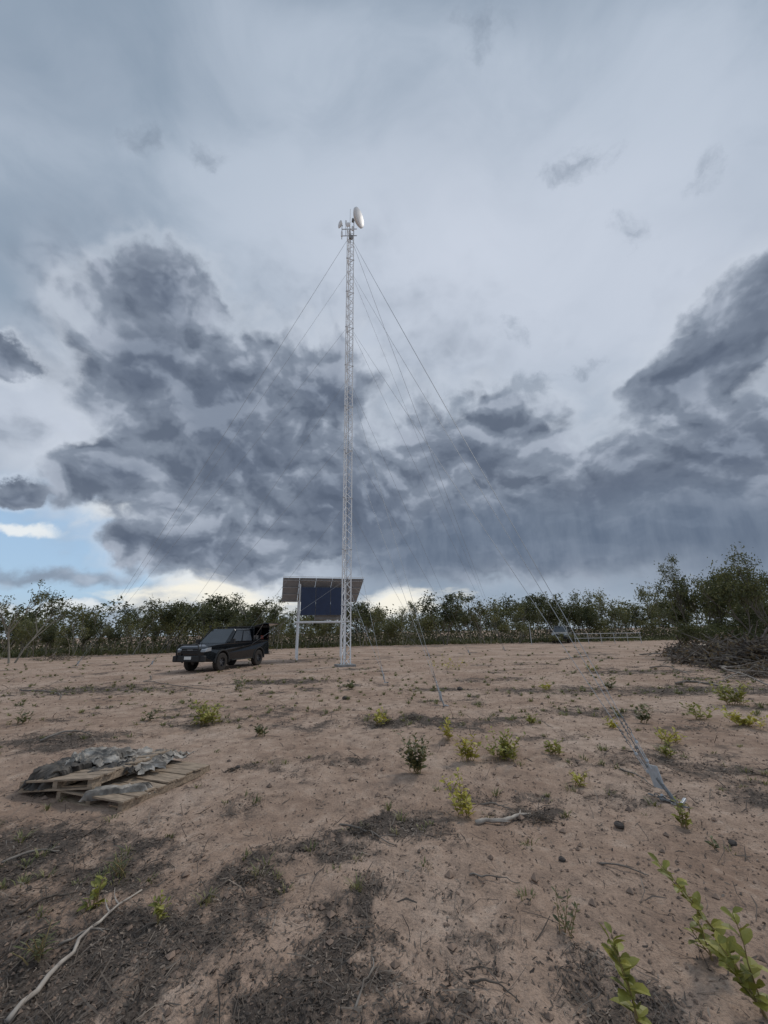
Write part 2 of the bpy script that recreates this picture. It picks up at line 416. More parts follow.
tree('open', 248, 44, 592, label='tall tree just left of the solar shelter', name='tall_tree', wide=1.2)
tree('round', 213, 44, 594, label='bushy tree rising behind the pickup roof', name='bushy_tree', wide=1.0)
for px, Y, top, kd, lab, w in [
    (700, 23, 552, 'dense', 'leafy tree at the inner edge of the right hand thicket', .68),
    (732, 22, 566, 'dense', 'middle bushy tree of the right hand thicket', .64),
    (768, 18, 541, 'dense', 'tall bushy tree cut by the right edge of the frame', .66),
    (716, 27, 570, 'round', 'darker tree behind the right hand thicket', .75),
    (756, 25, 574, 'round', 'rounded tree deepest in the right hand thicket', .8),
    (750, 20, 586, 'dense', 'short bushy tree between the two tall thicket trees', .8),
    (690, 28, 584, 'round', 'low dark tree at the left foot of the right hand thicket', .8)]:
    tree(kd, px, Y, top, label=lab, name='bushy_tree', wide=w)
for px, Y, h in [(698, 22, 2.1), (716, 20.5, 1.9), (744, 19.5, 2.1), (767, 18.5, 2.1), (730, 22, 2.4), (706, 23, 2.4), (758, 21, 2.6), (724, 20, 1.6), (752, 18.2, 1.5), (686, 24, 1.8)]:
    tree('darkbush', px, Y, hgt=h, label='low green shrub in the thicket at the right edge', group='low shrubs in the right thicket', name='shrub', cat='shrub', wide=.85)
zones = [(-5, 165, 35, 46, 36, 612, 'thin olive tree in the treeline left of the pickup', 'trees left of the pickup'),
         (165, 285, 40, 54, 30, 604, 'olive tree in the treeline between pickup and solar shelter', 'trees behind the pickup'),
         (285, 365, 46, 58, 15, 609, 'olive tree in the treeline behind the solar shelter', 'trees behind the solar shelter'),
         (365, 520, 48, 64, 38, 608, 'olive tree in the treeline just right of the mast', 'trees right of the mast'),
         (520, 690, 50, 68, 42, 604, 'olive tree in the treeline behind the distant vehicle', 'trees behind the distant vehicle')]
for x0, x1, y0, y1, n, top, lab, grp in zones:
    for k in range(n):
        px = x0+(k+rt_.uniform(.1, .9))*(x1-x0)/n; Y = rt_.uniform(y0, y1)
        kd = rt_.choice(['sapling', 'open', 'bush', 'sapling', 'round', 'open'])
        tp = top+(rt_.uniform(-17, 2) if rt_.random() < .3 else rt_.uniform(-2, 14))+(6 if kd == 'bush' else 0)-(px-384)*.018
        tree(kd, px, Y, tp, label=lab, group=grp, wide=rt_.uniform(.65, 1.15))
fwd = MB(); rw = random.Random(31)
for _ in range(44000):
    az = R(rw.uniform(-80, 80)); d = rw.uniform(66, 105)
    x = d*math.sin(az)*1.1; y = d*math.cos(az)
    if az < 0: y *= .92-.15*(-az)
    hmax = 2.6+3.3*float(vn(math.degrees(az)*.6+d*.05, 3.3))+1.9*float(vn(math.degrees(az)*2.4, d*.2))
    z = hmax*(rw.random()**.85)
    leaf(fwd, Vector((x, y, z)), rw.uniform(.14, .36), rw.uniform(.07, .17), rw)
for _ in range(36000):      # undergrowth between the trunks
    az = R(rw.uniform(-66, 62)); Y = edge_y(az)+rw.uniform(2, 20); x = Y*math.tan(az)
    if abs(x) > 90: continue
    hmax = .4+2.6*float(vn(x*.35, Y*.35))**1.3
    z = hmax*rw.random()
    leaf(fwd, Vector((x, Y, z)), rw.uniform(.08, .2), rw.uniform(.04, .09), rw)
tag(fwd.build('woodland', M['lf_dark']), kind='stuff')

# ---------------------------------------------------------------- mast
TB = Vector((atpx(345.0, 20.6, 0), 20.6, 0)); TH = zat(TB.x, TB.y, 230)
mast = empty('guyed_lattice_mast', TB, R(20)); tag(mast, 'tall white guyed lattice radio mast with dishes at its top', 'radio mast')
tw = .27
LP = [Vector((math.cos(a)*tw, math.sin(a)*tw, 0)) for a in (R(90), R(210), R(330))]
for p in LP:
    b = MB(); b.tube([p, p+Vector((0, 0, TH))], .033, 8); b.build('mast_leg', M['white'], mast)
nsec = 10; sl = TH/nsec
for s in range(nsec):
    b = MB(); nb = 7; st = sl/nb
    for k in range(nb):
        z = s*sl+k*st
        for i in range(3):
            a, c = LP[i], LP[(i+1) % 3]
            if k % 2: a, c = c, a
            b.tube([a+Vector((0, 0, z)), c+Vector((0, 0, z+st))], .018, 4)
    for i in range(3):
        b.tube([LP[i]+Vector((0, 0, s*sl+.02)), LP[(i+1) % 3]+Vector((0, 0, s*sl+.02))], .018, 4)
    b.build('lattice_bracing', M['white'], mast)
for s in range(1, nsec):
    for p in LP:
        b = MB(); b.lathe([(-.02, 0), (-.02, .055), (.02, .055), (.02, 0)], p+Vector((0, 0, s*sl)), (0, 0, 1), 8); b.build('flange_joint', M['galv'], mast)
b = MB(); b.box((0, 0, .03), (.9, .9, .14)); b.build('base_plate', M['metalgrey'], mast, bevel=.01)
b = MB(); b.tube([(0, 0, TH-.1), (0, 0, TH+2.1)], [.03, .016], 6); b.build('lightning_rod', M['galv'], mast)
b = MB(); b.tube([(.05, .05, 0), (.05, .05, TH-.4)], .014, 5); b.build('antenna_cable', M['dullgalv'], mast)
inv = Matrix.Rotation(-R(20), 4, 'Z')
def W(x, y, z): return inv @ Vector((x, y, z))
b = MB()
for z in (TH-.7, TH-.05):
    b.tube([W(-.6, -.1, z), W(.5, -.1, z)], .03, 6); b.tube([W(0, -.5, z), W(0, .4, z)], .03, 6)
b.tube([W(-.58, -.1, TH-1.0), W(-.58, -.1, TH+.55)], .03, 8); b.tube([W(.28, -.1, TH-.7), W(.28, -.1, TH+1.1)], .03, 8)
b.tube([W(-.3, -.1, TH-.7), W(-.3, -.1, TH+.7)], .022, 8)
b.build('antenna_mount', M['galv'], mast)
def dish(c, ax, r, name='dish_antenna'):
    ax = Vector(ax).normalized(); d = MB()
    prof = [(-.28*r, 0), (-.28*r, .12*r)]+[(-.28*r+.38*r*(t*t), .12*r+t*.88*r) for t in (.2, .4, .6, .8, 1)]+[(.22*r, r), (.27*r, .9*r), (.33*r, .5*r), (.35*r, 0)]
    d.lathe(prof, c, ax, 28); o = d.build(name, M['white'], mast, smooth=True)
    f = MB(); f.tube([Vector(c)-ax*.25*r, Vector(c)-ax*.55*r], .13*r, 10); f.box(Vector(c)-ax*.6*r, (.22*r, .22*r, .4*r)); f.build('feed_unit', M['metalgrey'], o)
dish(W(.55, -.25, TH+.8), inv.to_3x3() @ Vector((.82, -.42, -.12)), .66)
dish(W(-.7, -.1, TH+.42), inv.to_3x3() @ Vector((-.8, -.55, -.12)), .26)
dish(W(-.1, -.55, TH-.25), inv.to_3x3() @ Vector((-.1, -1, -.1)), .18)
for c_, s_ in ((W(.2, -.25, TH-.2), (.13, .1, .4)), (W(-.58, -.16, TH-.6), (.12, .09, .45)), (W(-.3, -.1, TH+.6), (.1, .09, .4))):
    b = MB(); b.box(c_, s_); b.build('panel_antenna', M['white'], mast, bevel=.02)
b = MB(); b.box(W(.1, -.3, TH-1.1), (.26, .14, .34)); b.build('equipment_box', M['metalgrey'], mast, bevel=.01)

# ---------------------------------------------------------------- guys
A = G(672, 799); v = A-TB; ROUT = v.length; AZ = math.atan2(v.y, v.x)
lev = {0: [TH-1.0, TH*.86, TH*.70], 1: [TH*.56, TH*.42], 2: [TH*.28, TH*.14]}
rads = [ROUT, (G(447, 706)-TB).length, (G(376, 683)-TB).length]
dirn = ['near right', 'far right', 'left']; rname = ['outer', 'middle', 'inner']; hname = ['highest', 'second', 'third']
def make_anchor(r_, p, d, label):
    t = empty('guy_anchor', p, math.atan2(-d.y, -d.x)); tag(t, label, 'ground anchor')
    b = MB(); b.tube([(-.15, 0, -.1), (.12, 0, .17)], .018, 8); b.build('anchor_rod', M['dullgalv'], t)
    b = MB(); b.prism([(.05, .09), (.17, .08), (.22, .27), (.1, .28)], -.007, .007); b.build('equaliser_plate', M['galv'], t)
    rr = random.Random(int(p.x*100))
    for k in range(4 if r_ == 0 else 2):
        b = MB(); c = Vector((-.14+.08*k, rr.uniform(-.1, .06), .015)); b.box(c, (.14, .026, .02), Euler((rr.gauss(0, .3), rr.gauss(0, .3), rr.uniform(0, 3))).to_matrix()); b.build('steel_offcut', M['galv' if k % 2 else 'dullgalv'], t, bevel=.004)
    if r_ == 0:
        b = MB()
        for k in range(8):
            c = Vector((-.12+.04*k, .06+.02*math.sin(k*2), .025)); an = [(c+Vector((math.cos(q)*.028, math.sin(q)*.014 if k % 2 else 0, math.sin(q)*.014 if not k % 2 else 0))) for q in [i*math.pi/4 for i in range(9)]]
            b.tube(an, .005, 5)
        b.build('chain', M['dullgalv'], t)
    return t
for di in range(3):
    an = AZ+di*R(120); d = Vector((math.cos(an), math.sin(an), 0)); side = Vector((-d.y, d.x, 0))
    for ri in range(3):
        p = TB+d*rads[ri]; p.z = hz(p.x, p.y)
        make_anchor(ri, p, d, f'galvanised ground anchor, {rname[ri]} of three on the {dirn[di]} side of the mast')
        n = len(lev[ri])
        for li, hh in enumerate(lev[ri]):
            q0 = p-d*(.14+.03*li)+Vector((0, 0, .25-.06*li))+side*(.03*(li-(n-1)/2))
            q1 = TB+d*.26+Vector((0, 0, hh))
            g = empty('guy_wire', q0); tag(g, f'{hname[li] if n == 3 else ("upper" if li == 0 else "lower")} steel guy wire from the mast to the {rname[ri]} {dirn[di]} anchor', 'guy wire', 'guy wires of the mast')
            L = (q1-q0).length; e = (q1-q0)/L; K_ = .62
            pts = []
            for k in range(25):
                t_ = .8*K_/L+(1-.8*K_/L)*k/24; pts.append(e*L*t_-Vector((0, 0, 4*.006*L*t_*(1-t_)*.5)))
            b = MB(); mxr = .0072 if (ri == 0 and li == 0) else .0034
            b.tube(pts, [.0036+mxr*min(1, k/9) for k in range(25)], 5); b.build('wire_rope', M['wire'], g)
            b = MB(); s2 = side.copy()
            ek = e*K_
            b.tube([ek*.0, ek*.14], .0055, 6); b.tube([ek*.38, ek*.54], .0055, 6)
            for sg in (-1, 1): b.tube([ek*.1+s2*sg*.012, ek*.42+s2*sg*.012], .004, 6)
            for z_ in (.12, .40): b.tube([ek*(z_-.02), ek*(z_+.02)], .017, 8)
            b.build('turnbuckle', M['galv' if li != 1 else 'dullgalv'], g)
            b = MB()
            loop = [ek*(.54+.05+.05*math.cos(q))+s2*.018*math.sin(q) for q in [i*math.pi/5 for i in range(11)]]
            b.tube(loop, .004, 5)
            for k in range(3): b.box(ek*(.68+.06*k), (.018, .016, .016), e.to_track_quat('X', 'Z').to_matrix())
            b.tube([ek*.62, ek*.87], .0045, 5); b.build('wire_clamp', M['dullgalv'], g)

# ---------------------------------------------------------------- solar shelter
sc = Vector((atpx(321, 27.3, 2), 27.3, 0)); yaw = R(15)
sh = empty('solar_shelter', sc, yaw); tag(sh, 'raised steel frame with sloping solar roof and dark blue panels', 'solar shelter')
zn, zf = 5.08, 3.7
def rz_(y): return zn+(zf-zn)*(y+1.45)/2.9
Mr = Matrix.Rotation(math.atan2(zf-zn, 2.9), 3, 'X')
for k in range(5):
    b = MB(); b.box((-2.16+k*1.08, 0, rz_(0)+.05), (1.06, 3.1, .025), Mr); o = b.build('roof_panel', M['duct'], sh)
    b = MB(); b.box((-2.16+k*1.08, -1.53, rz_(-1.53)+.055), (1.06, .025, .035), Mr); b.build('panel_edge', M['white'], o)
for y in (-1.2, -.4, .4, 1.2):
    b = MB(); b.box((0, y, rz_(y)+.005), (5.4, .05, .05), Mr); b.build('purlin', M['galv'], sh)
for x in (-1.55, 1.5):
    b = MB(); b.box((x, 0, rz_(0)-.06), (.06, 3.0, .07), Mr); b.build('rafter', M['metalgrey'], sh)
    for y in (-1.0, 1.0):
        b = MB(); zt = rz_(y)-.1; b.box((x, y, zt/2), (.09, .09, zt)); b.build('post', M['white'], sh)
    b = MB(); b.box((x+.08, 0, 2.32), (.05, 2.0, .06)); b.build('side_beam', M['galv'], sh)
for y in (-1.0, 1.0):
    b = MB(); b.box((0, y-.08, 2.32), (3.5, .05, .09)); b.build('cross_beam', M['white'], sh)
for k in range(3):
    b = MB(); x = -1.0+k*.98; b.box((x, -1.18, 3.62), (.965, .05, 1.80)); o = b.build('solar_panel', M['panelblue'], sh)
    f = MB()
    f.box((x+.47, -1.21, 3.62), (.01, .02, 1.8)); f.box((x, -1.21, 3.62-.89), (.93, .02, .012))
    f.build('panel_frame', M['dullgalv'], o)
b = MB(); b.box((.35, -.5, 2.95), (1.7, .7, 1.0)); b.build('equipment_cabinet', M['metalgrey'], sh, bevel=.02)
b = MB(); b.tube([(1.5, -1.0, 1.2), (1.5, 1.0, 2.3)], .02, 5); b.build('brace', M['galv'], sh)

# ---------------------------------------------------------------- vehicles
def arch(cx, cz, r, n=9, a0=0, a1=180):
    return [(cx+r*math.cos(R(a0+(a1-a0)*i/(n-1))), cz+r*math.sin(R(a0+(a1-a0)*i/(n-1)))) for i in range(n)]
def make_vehicle(name, paint, ute=True):
    t = empty(name, (0, 0, 0)); hw = .91
    prof = [(-2.55, .58)]+[(-2.05, .53)]+list(reversed(arch(-1.55, .42, .48, 9, 0, 180)))+[(-1.0, .42), (.98, .42)]+list(reversed(arch(1.52, .42, .48, 9, 0, 180)))+[(2.1, .46), (2.48, .5), (2.6, .66), (2.6, .88), (2.54, 1.02), (2.38, 1.12), (1.9, 1.19), (1.1, 1.24), (-2.5, 1.25), (-2.58, 1.1)]
    b = MB(); b.prism(prof, -hw, hw)
    vs = []
    for x, y, z in b.v:
        s = 1.0
        if x > 1.7: s = .985
        if x > 2.0: s = .94
        if x > 2.45: s = .80
        if z > 1.0: s *= .95
        vs.append((x, y*s, z))
    b.v = vs; body = b.build('body', M[paint], t, bevel=.085, seg=5)
    xr = -1.0 if ute else -2.45
    zr = 1.92
    b = MB(); P = [(1.22, -.80, 1.2), (1.22, .80, 1.2), (xr, .86, 1.23), (xr, -.86, 1.23), (.42, -.68, zr), (.42, .68, zr), (xr+.12, .72, zr), (xr+.12, -.72, zr)]
    b.poly(P, [(0, 1, 5, 4), (1, 2, 6, 5), (2, 3, 7, 6), (3, 0, 4, 7), (4, 5, 6, 7), (3, 2, 1, 0)])
    b.build('cab', M[paint], t, bevel=.1, seg=5)
    def face(nm, q, inset, off, n):
        q = [Vector(p) for p in q]; c = sum(q, Vector())/len(q); q = [p+(c-p)*inset+Vector(n)*off for p in q]
        b = MB(); b.poly(q+[p-Vector(n)*.01 for p in q], [tuple(range(len(q)))]+[(i, (i+1) % len(q), len(q)+(i+1) % len(q), len(q)+i) for i in range(len(q))])
        return b.build(nm, M['glass'], t)
    face('windscreen', [P[0], P[1], P[5], P[4]], .09, .012, (.65, 0, .75))
    for sg in (1, -1):
        def sp(u, w):
            z = 1.22+(zr-1.22)*w; x = (1.2+(xr-1.2)*u)*(1-w)+(.42+(xr+.12-.42)*u)*w; y = (.85*(1-w)+.70*w)*sg
            return (x, y, z)
        cuts = [(.13, .49), (.55, .93)] if ute else [(.09, .36), (.39, .66), (.69, .95)]
        for a, c in cuts: face('side_window', [sp(a, .12), sp(c, .12), sp(c, .84), sp(a, .84)], 0, .012, (0, sg*.95, .3))
    face('rear_window', [P[2], P[3], P[7], P[6]], .12, .012, (-1, 0, .2))
    for sg in (1, -1):
        for x in (.0, -.75):
            b = MB(); b.box((x, sg*.92, 1.05), (.16, .03, .03)); b.build('door_handle', M['blackplastic'], t)
        b = MB(); b.box((.0, sg*.93, .44), (1.7, .12, .05)); b.build('side_step', M['blackplastic'], t, bevel=.01)
        b = MB(); b.prism([(2.2, .92), (2.63, .88), (2.6, .98), (2.46, 1.06), (2.22, 1.08)], sg*.53, sg*.80); b.build('headlight', M['lens'], t, bevel=.02)
        b = MB(); b.box((.98, sg*1.02, 1.33), (.12, .2, .2)); b.tube([(.98, sg*.85, 1.27), (.98, sg*.97, 1.29)], .02, 6); b.build('side_mirror', M['blackplastic'], t, bevel=.02)
        b = MB(); b.box((-2.59, sg*.72, .95), (.05, .16, .3)); b.build('tail_light', M['red'], t, bevel=.01)
        for wx in (1.52, -1.55):
            w = MB(); w.lathe([(-.13, .2), (-.13, .36), (-.1, .4), (.1, .4), (.13, .36), (.13, .2)], (wx, sg*.80, .4), (0, sg, 0), 28); w_ = w.build('wheel', M['rubber'], t, smooth=False)
            r_ = MB(); r_.lathe([(.05, .0), (.07, .06), (.05, .09), (.03, .1)], (wx, sg*.80, .4), (0, sg, 0), 16); r_.lathe([(.12, .21), (.11, .235), (-.05, .235), (-.05, 0)], (wx, sg*.80, .4), (0, sg, 0), 24)
            for k in range(6):
                a = k*math.pi/3; r_.box((wx+math.cos(a)*.14, sg*.86, .4+math.sin(a)*.14), (.2, .03, .05), Matrix.Rotation(-a, 3, 'Y'))
            r_.build('rim', M['rim'], w_)
            f = MB(); pts = arch(wx, .42, .51, 12, -5, 185)
            f.tube([(x, sg*.90, z) for x, z in pts], .045, 6); f.build('wheel_arch_flare', M['blackplastic'], t)
    b = MB(); b.box((2.59, 0, .93), (.09, .98, .24))
    b.build('grille', M['blackplastic'], t, bevel=.01)
    b = MB(); b.box((2.645, 0, .96), (.015, .3, .06)); b.build('grille_bar', M['chrome'], t)
    b = MB(); b.box((2.64, 0, .6), (.2, 1.7, .28)); b.build('front_bumper', M['blackplastic'], t, bevel=.05)
    b = MB(); b.box((2.75, 0, .64), (.012, .37, .13)); b.build('number_plate', M['plate'], t)
    b = MB(); b.box((-2.62, 0, .6), (.14, 1.7, .16)); b.build('rear_bumper', M['blackplastic'], t, bevel=.03)
    b = MB(); b.tube([(1.05, -.9, 1.18), (.95, -.88, 1.28), (.48, -.78, 1.84), (.46, -.78, 2.02)], .035, 8); b.box((.48, -.78, 2.05), (.12, .09, .1)); b.build('snorkel', M['blackplastic'], t)
    b = MB()
    for y in (-.55, .55): b.tube([(.2, y, 2.01), (-.8, y, 2.01)], .018, 6)
    for x in (.15, -.3, -.75): b.box((x, 0, 2.01), (.06, 1.2, .03)); b.box((x, -.55, 1.96), (.04, .04, .1)); b.box((x, .55, 1.96), (.04, .04, .1))
    b.build('roof_rack', M['blackplastic'], t)
    if ute:
        b = MB(); b.tube([(2.74, -.62, .55), (2.8, -.6, 1.0), (2.76, -.5, 1.2), (2.76, .5, 1.2), (2.8, .6, 1.0), (2.74, .62, .55)], .035, 8)
        b.tube([(2.8, -.6, .95), (2.8, .6, .95)], .025, 6); b.build('front_bull_bar', M['blackplastic'], t)
        b = MB(); b.box((-1.8, 0, 1.29), (1.58, 1.74, .06)); b.box((-1.8, 0, 2.01), (1.58, 1.7, .05)); b.box((-2.56, 0, 1.65), (.05, 1.7, .70)); b.box((-1.04, 0, 1.65), (.04, 1.7, .70))
        b.box((-1.8, -.85, 1.65), (1.58, .03, .70)); b.box((-1.8, 0, 1.65), (.03, 1.6, .66))
        b.build('canopy', M['carpaint'], t, bevel=.015)
        b = MB(); b.box((-1.8, 1.15, 2.12), (1.5, .66, .03), Matrix.Rotation(R(12), 3, 'X')); b.build('canopy_door', M['carpaint'], t)
        for x in (-1.12, -2.45):
            b = MB(); b.tube([(x, .8, 1.4), (x, 1.3, 2.12)], .012, 5); b.build('gas_strut', M['chrome'], t)
        b = MB(); b.box((-2.25, .45, 1.45), (.34, .3, .22)); b.build('tool_box', M['orange'], t, bevel=.02)
        for c_ in ((-1.75, .5, 1.45), (-1.35, .45, 1.45)):
            b = MB(); b.box(c_, (.3, .3, .24)); b.build('storage_crate', M['metalgrey'], t, bevel=.02)
        b = MB(); b.tube([(2.6, .55, 1.1), (2.6, .55, 2.6)], [.012, .004], 5); b.build('whip_antenna', M['blackplastic'], t)
    return t
ute = make_vehicle('parked_pickup', 'carpaint', True)
tt = R(15); Fd = Vector((-math.sin(tt), -math.cos(tt), 0)); pp = Vector((math.cos(tt), -math.sin(tt), 0))
corner = Vector((atpx(175, 18.9, .8), 18.9, 0)); cc = corner-Fd*2.6+pp*.85
ute.location = (cc.x, cc.y, hz(cc.x, cc.y)-.01); ute.rotation_euler = (0, 0, math.atan2(Fd.y, Fd.x))
tag(ute, 'dark pickup with open canopy parked on bare ground left of the solar shelter', 'pickup')
suv = make_vehicle('distant_wagon', 'whitepaint', False); suv.location = (atpx(561, 49), 49, 0); suv.rotation_euler = (0, 0, R(-120))
tag(suv, 'small dull grey four wheel drive vehicle parked far off at the treeline', 'vehicle')
fn = empty('low_rail_fence', (atpx(606, 43), 43, 0), R(-2)); tag(fn, 'low grey rail fence beside the distant vehicle', 'fence')
for k in range(6):
    b = MB(); b.tube([(-3.4+k*1.36, 0, -.1), (-3.4+k*1.36, 0, 1.1)], .028, 6); b.build('fence_post', M['galv'], fn)
for z in (.6, 1.05):
    b = MB(); b.tube([(-3.5, -.06, z), (3.5, -.06, z)], .026, 6); b.build('rail', M['galv'], fn)
b = MB(); X = atpx(530, 44); b.tube([(0, 0, -.1), (0, 0, 2.1)], .04, 6); b.tube([(0, 0, 2.1), (.02, 0, 2.2)], .06, 6)
o = b.build('marker_post', M['galv']); o.location = (X, 44, 0); tag(o, 'thin pale marker post left of the distant vehicle', 'post')
for px, Y, h in [(552, 46, 1.1), (566, 46.5, 1.3), (575, 47, 1.0), (558, 45.5, .9)]:
    tree('bush', px, Y, hgt=h, label='low shrub in front of the distant grey vehicle', group='shrubs before the distant vehicle', name='shrub', cat='shrub', wide=1.0)

# ---------------------------------------------------------------- pallets and tarps
p0 = G(127, 806); p1 = G(207, 771); e1 = (p1-p0).normalized(); pang = math.atan2(e1.y, e1.x)
def make_pallet(L, Wd, name='wooden_pallet'):
    t = empty(name, (0, 0, 0)); rr = random.Random(5)
    for k in range(3):
        b = MB(); b.box((0, -Wd/2+.04+k*(Wd-.08)/2, .05), (L, .06, .065)); b.build('bearer', M['wood'], t)
    nb = 9
    for k in range(nb):
        b = MB(); b.box((-L/2+.05+k*(L-.1)/(nb-1), rr.gauss(0, .012), .092+rr.uniform(0, .004)), (.112+rr.uniform(-.012, .01), Wd, .018), Matrix.Rotation(rr.gauss(0, .012), 3, 'Z') @ Matrix.Rotation(rr.gauss(0, .01), 3, 'X')); b.build('deck_board', M['wood'], t, bevel=.002)
    for k in range(3):
        b = MB(); b.box((-L/2+.05+k*(L-.1)/2, 0, .008), (.1, Wd, .018)); b.build('bottom_board', M['wood'], t)
    return t
n1 = Vector((-e1.y, e1.x, 0))
pa = make_pallet(1.15, 1.0); c = p0+e1*.55+n1*.52; pa.location = (c.x, c.y, hz(c.x, c.y)-.01); pa.rotation_euler = (0, 0, pang)
tag(pa, 'weathered wooden pallet with bare boards lying beside the crumpled tarp', 'pallet')
pb = copy_tree(pa); c2 = p0+e1*.52+n1*1.08; pb.location = (c2.x, c2.y, hz(c2.x, c2.y)+.055); pb.rotation_euler = (R(-5.5), R(1), pang+R(6))
pb['label'] = 'second wooden pallet tilted and mostly hidden under the grey tarp'
def cloth(name, cx, cy, L, Wd, ang, seed, mt, base, amp, drop=.12):
    nx, ny = 130, 100; rr = np.random.RandomState(seed); ox, oy = rr.rand(2)*50
    U, V_ = np.meshgrid(np.linspace(-.5, .5, nx), np.linspace(-.5, .5, ny), indexing='ij')
    edge = 1+.6*(fbm(U*4+ox, V_*4+oy)-.5)
    x = U*L*edge*(1+1.1*(fbm(V_*9+ox, V_*0+oy)-.5)); y = V_*Wd*edge*(1+1.1*(fbm(U*10+oy, U*0+ox)-.5))
    wx = x+(fbm(x*2.6+ox, y*2.6, 3)-.5)*.7; wy = y+(fbm(x*2.6, y*2.6+oy, 3)-.5)*.7
    fold = (1-np.abs(2*vn(wx*4+ox, wy*16+oy)-1))**2.2
    fold2 = (1-np.abs(2*vn(wx*19+oy, wy*6+ox)-1))**2.5
    fold3 = 1-np.abs(2*vn(wx*34+oy, wy*30+ox)-1)
    z = base+amp*1.3*fold+amp*.8*fold2+amp*.3*fold3+amp*.6*(fbm(U*3+oy, V_*3+ox)-.4)
    e = np.maximum(np.abs(U), np.abs(V_)); z = z-drop*smooth(.38, .5, e)
    ca, sa = math.cos(ang), math.sin(ang)
    verts = np.stack([x*ca-y*sa, x*sa+y*ca, np.maximum(z, .012+.03*fold)], -1).reshape(-1, 3)
    b = MB(); b.v = [tuple(q) for q in verts.tolist()]
    for i in range(nx-1):
        for j in range(ny-1): b.f.append((i*ny+j, (i+1)*ny+j, (i+1)*ny+j+1, i*ny+j+1))
    o = b.build(name, M[mt], smooth=True); o.location = (cx, cy, hz(cx, cy)); return o
q = p0+e1*.76+n1*.98
tag(cloth('crumpled_tarp', q.x, q.y, .82, 1.05, pang+.15, 3, 'tarp', .165, .028, .05), 'crumpled grey brown tarp bunched up on top of the pallets', 'tarp')
q = p0+e1*.38+n1*1.36
tag(cloth('plastic_sheet', q.x, q.y, .8, .5, pang, 9, 'plastic', .175, .028, .14), 'crumpled black plastic sheet hanging off the left end of the pallets', 'plastic sheet')
q = p0+e1*.42+n1*.76
tag(cloth('black_sheet_scrap', q.x, q.y, .44, .42, pang+.8, 15, 'plastic', .15, .024, .04), 'small dark sheet scrap in the middle of the pallets against the tarp', 'plastic sheet')
q = p0+e1*.54+n1*1.22
tag(cloth('pale_cloth', q.x, q.y, .6, .5, pang+1.8, 31, 'tarp', .215, .028, .05), 'small pale rag lying on the black plastic sheet', 'cloth')
q = p0+e1*.14+n1*.3
tag(cloth('cloth_strip', q.x, q.y, .12, .5, pang+.6, 12, 'tarp', .112, .014, .09), 'narrow grey cloth strip trailing over the front of the bare pallet', 'cloth')

# ---------------------------------------------------------------- sticks, branches, piles
def branch(px0, py0, px1, py1, r, mt, label, name='fallen_branch', seed=0, twigs=3, group=None, lift=.02):
    rnd = random.Random(seed); a = G(px0, py0); b_ = G(px1, py1); L = (b_-a).length; n = 12
    d = (b_-a)/L; s = Vector((-d.y, d.x, 0)); pts = []; wob = 0
    for i in range(n+1):
        t = i/n; wob += rnd.gauss(0, .022)*L; p = a+d*L*t+s*wob*math.sin(math.pi*t); z = hz(p.x, p.y)+r*.6+lift*math.sin(math.pi*t)
        pts.append(Vector((p.x-a.x, p.y-a.y, z)))
    o = empty(name, (a.x, a.y, 0)); tag(o, label, 'stick' if 'stick' in name else 'branch', group)
    b = MB(); b.tube(pts, [r*(1-.6*i/n)*rnd.uniform(.85, 1.15) for i in range(n+1)], 7); b.build('stem', M[mt], o, smooth=True)
    for k in range(twigs):
        i = rnd.randint(3, n-2); sg = rnd.choice((-1, 1)); l = L*rnd.uniform(.12, .3)
        tp = [pts[i]]
        dd = (d+s*sg*rnd.uniform(.5, 1.1)+Vector((0, 0, rnd.uniform(0, .35)))).normalized()
        for j in range(3): dd = (dd+Vector((rnd.gauss(0, .15), rnd.gauss(0, .15), rnd.gauss(-.05, .1)))).normalized(); tp.append(tp[-1]+dd*l/3)
        b = MB(); b.tube(tp, [r*.45, r*.35, r*.25, r*.12], 5); b.build('twig', M[mt], o)
    return o
branch(8, 1016, 142, 888, .013, 'palestick', 'long pale bleached stick lying in the bottom left corner', 'long_stick', 3, 2)
branch(476, 824, 530, 812, .022, 'palestick', 'short pale log beside the yellow green shrub', 'short_log', 5, 3)
branch(40, 742, 92, 735, .02, 'deadwood', 'grey forked branch lying behind the pallets', 'forked_branch', 6, 4, lift=.1)
branch(0, 858, 60, 846, .012, 'deadwood', 'grey stick at the left edge below the pallets', 'grey_stick', 8, 2)
branch(60, 940, 110, 925, .008, 'deadwood', 'thin grey twig beside the long pale stick', 'thin_stick', 9, 2)
branch(355, 1018, 372, 955, .006, 'deadwood', 'thin brown twig near the bottom centre of the dirt', 'thin_stick', 10, 2)
branch(340, 825, 395, 848, .009, 'deadwood', 'brown twig lying across the dark litter patch', 'brown_stick', 12, 3)
branch(600, 865, 650, 880, .007, 'deadwood', 'thin twig on bare soil below the near anchor', 'thin_stick', 13, 2)
branch(470, 880, 520, 885, .006, 'deadwood', 'thin twig on bare soil left of the dry sprouts', 'thin_stick', 14, 1)
branch(480, 800, 512, 808, .01, 'deadwood', 'curved stick just above the short pale log', 'curved_stick', 15, 2)
branch(676, 684, 740, 696, .035, 'deadwood', 'long grey branch in front of the right hand thicket', 'dead_branch', 16, 5, lift=.15)
branch(720, 668, 780, 690, .05, 'deadwood', 'thick grey branch at the right edge below the thicket', 'dead_branch', 17, 5, lift=.2)
branch(640, 655, 700, 664, .04, 'deadwood', 'fallen branch at the inner end of the brush heap', 'dead_branch', 18, 5, lift=.2)
branch(650, 668, 690, 676, .03, 'deadwood', 'smaller grey branch on the clearing left of the brush heap', 'dead_branch', 28, 5, lift=.15)
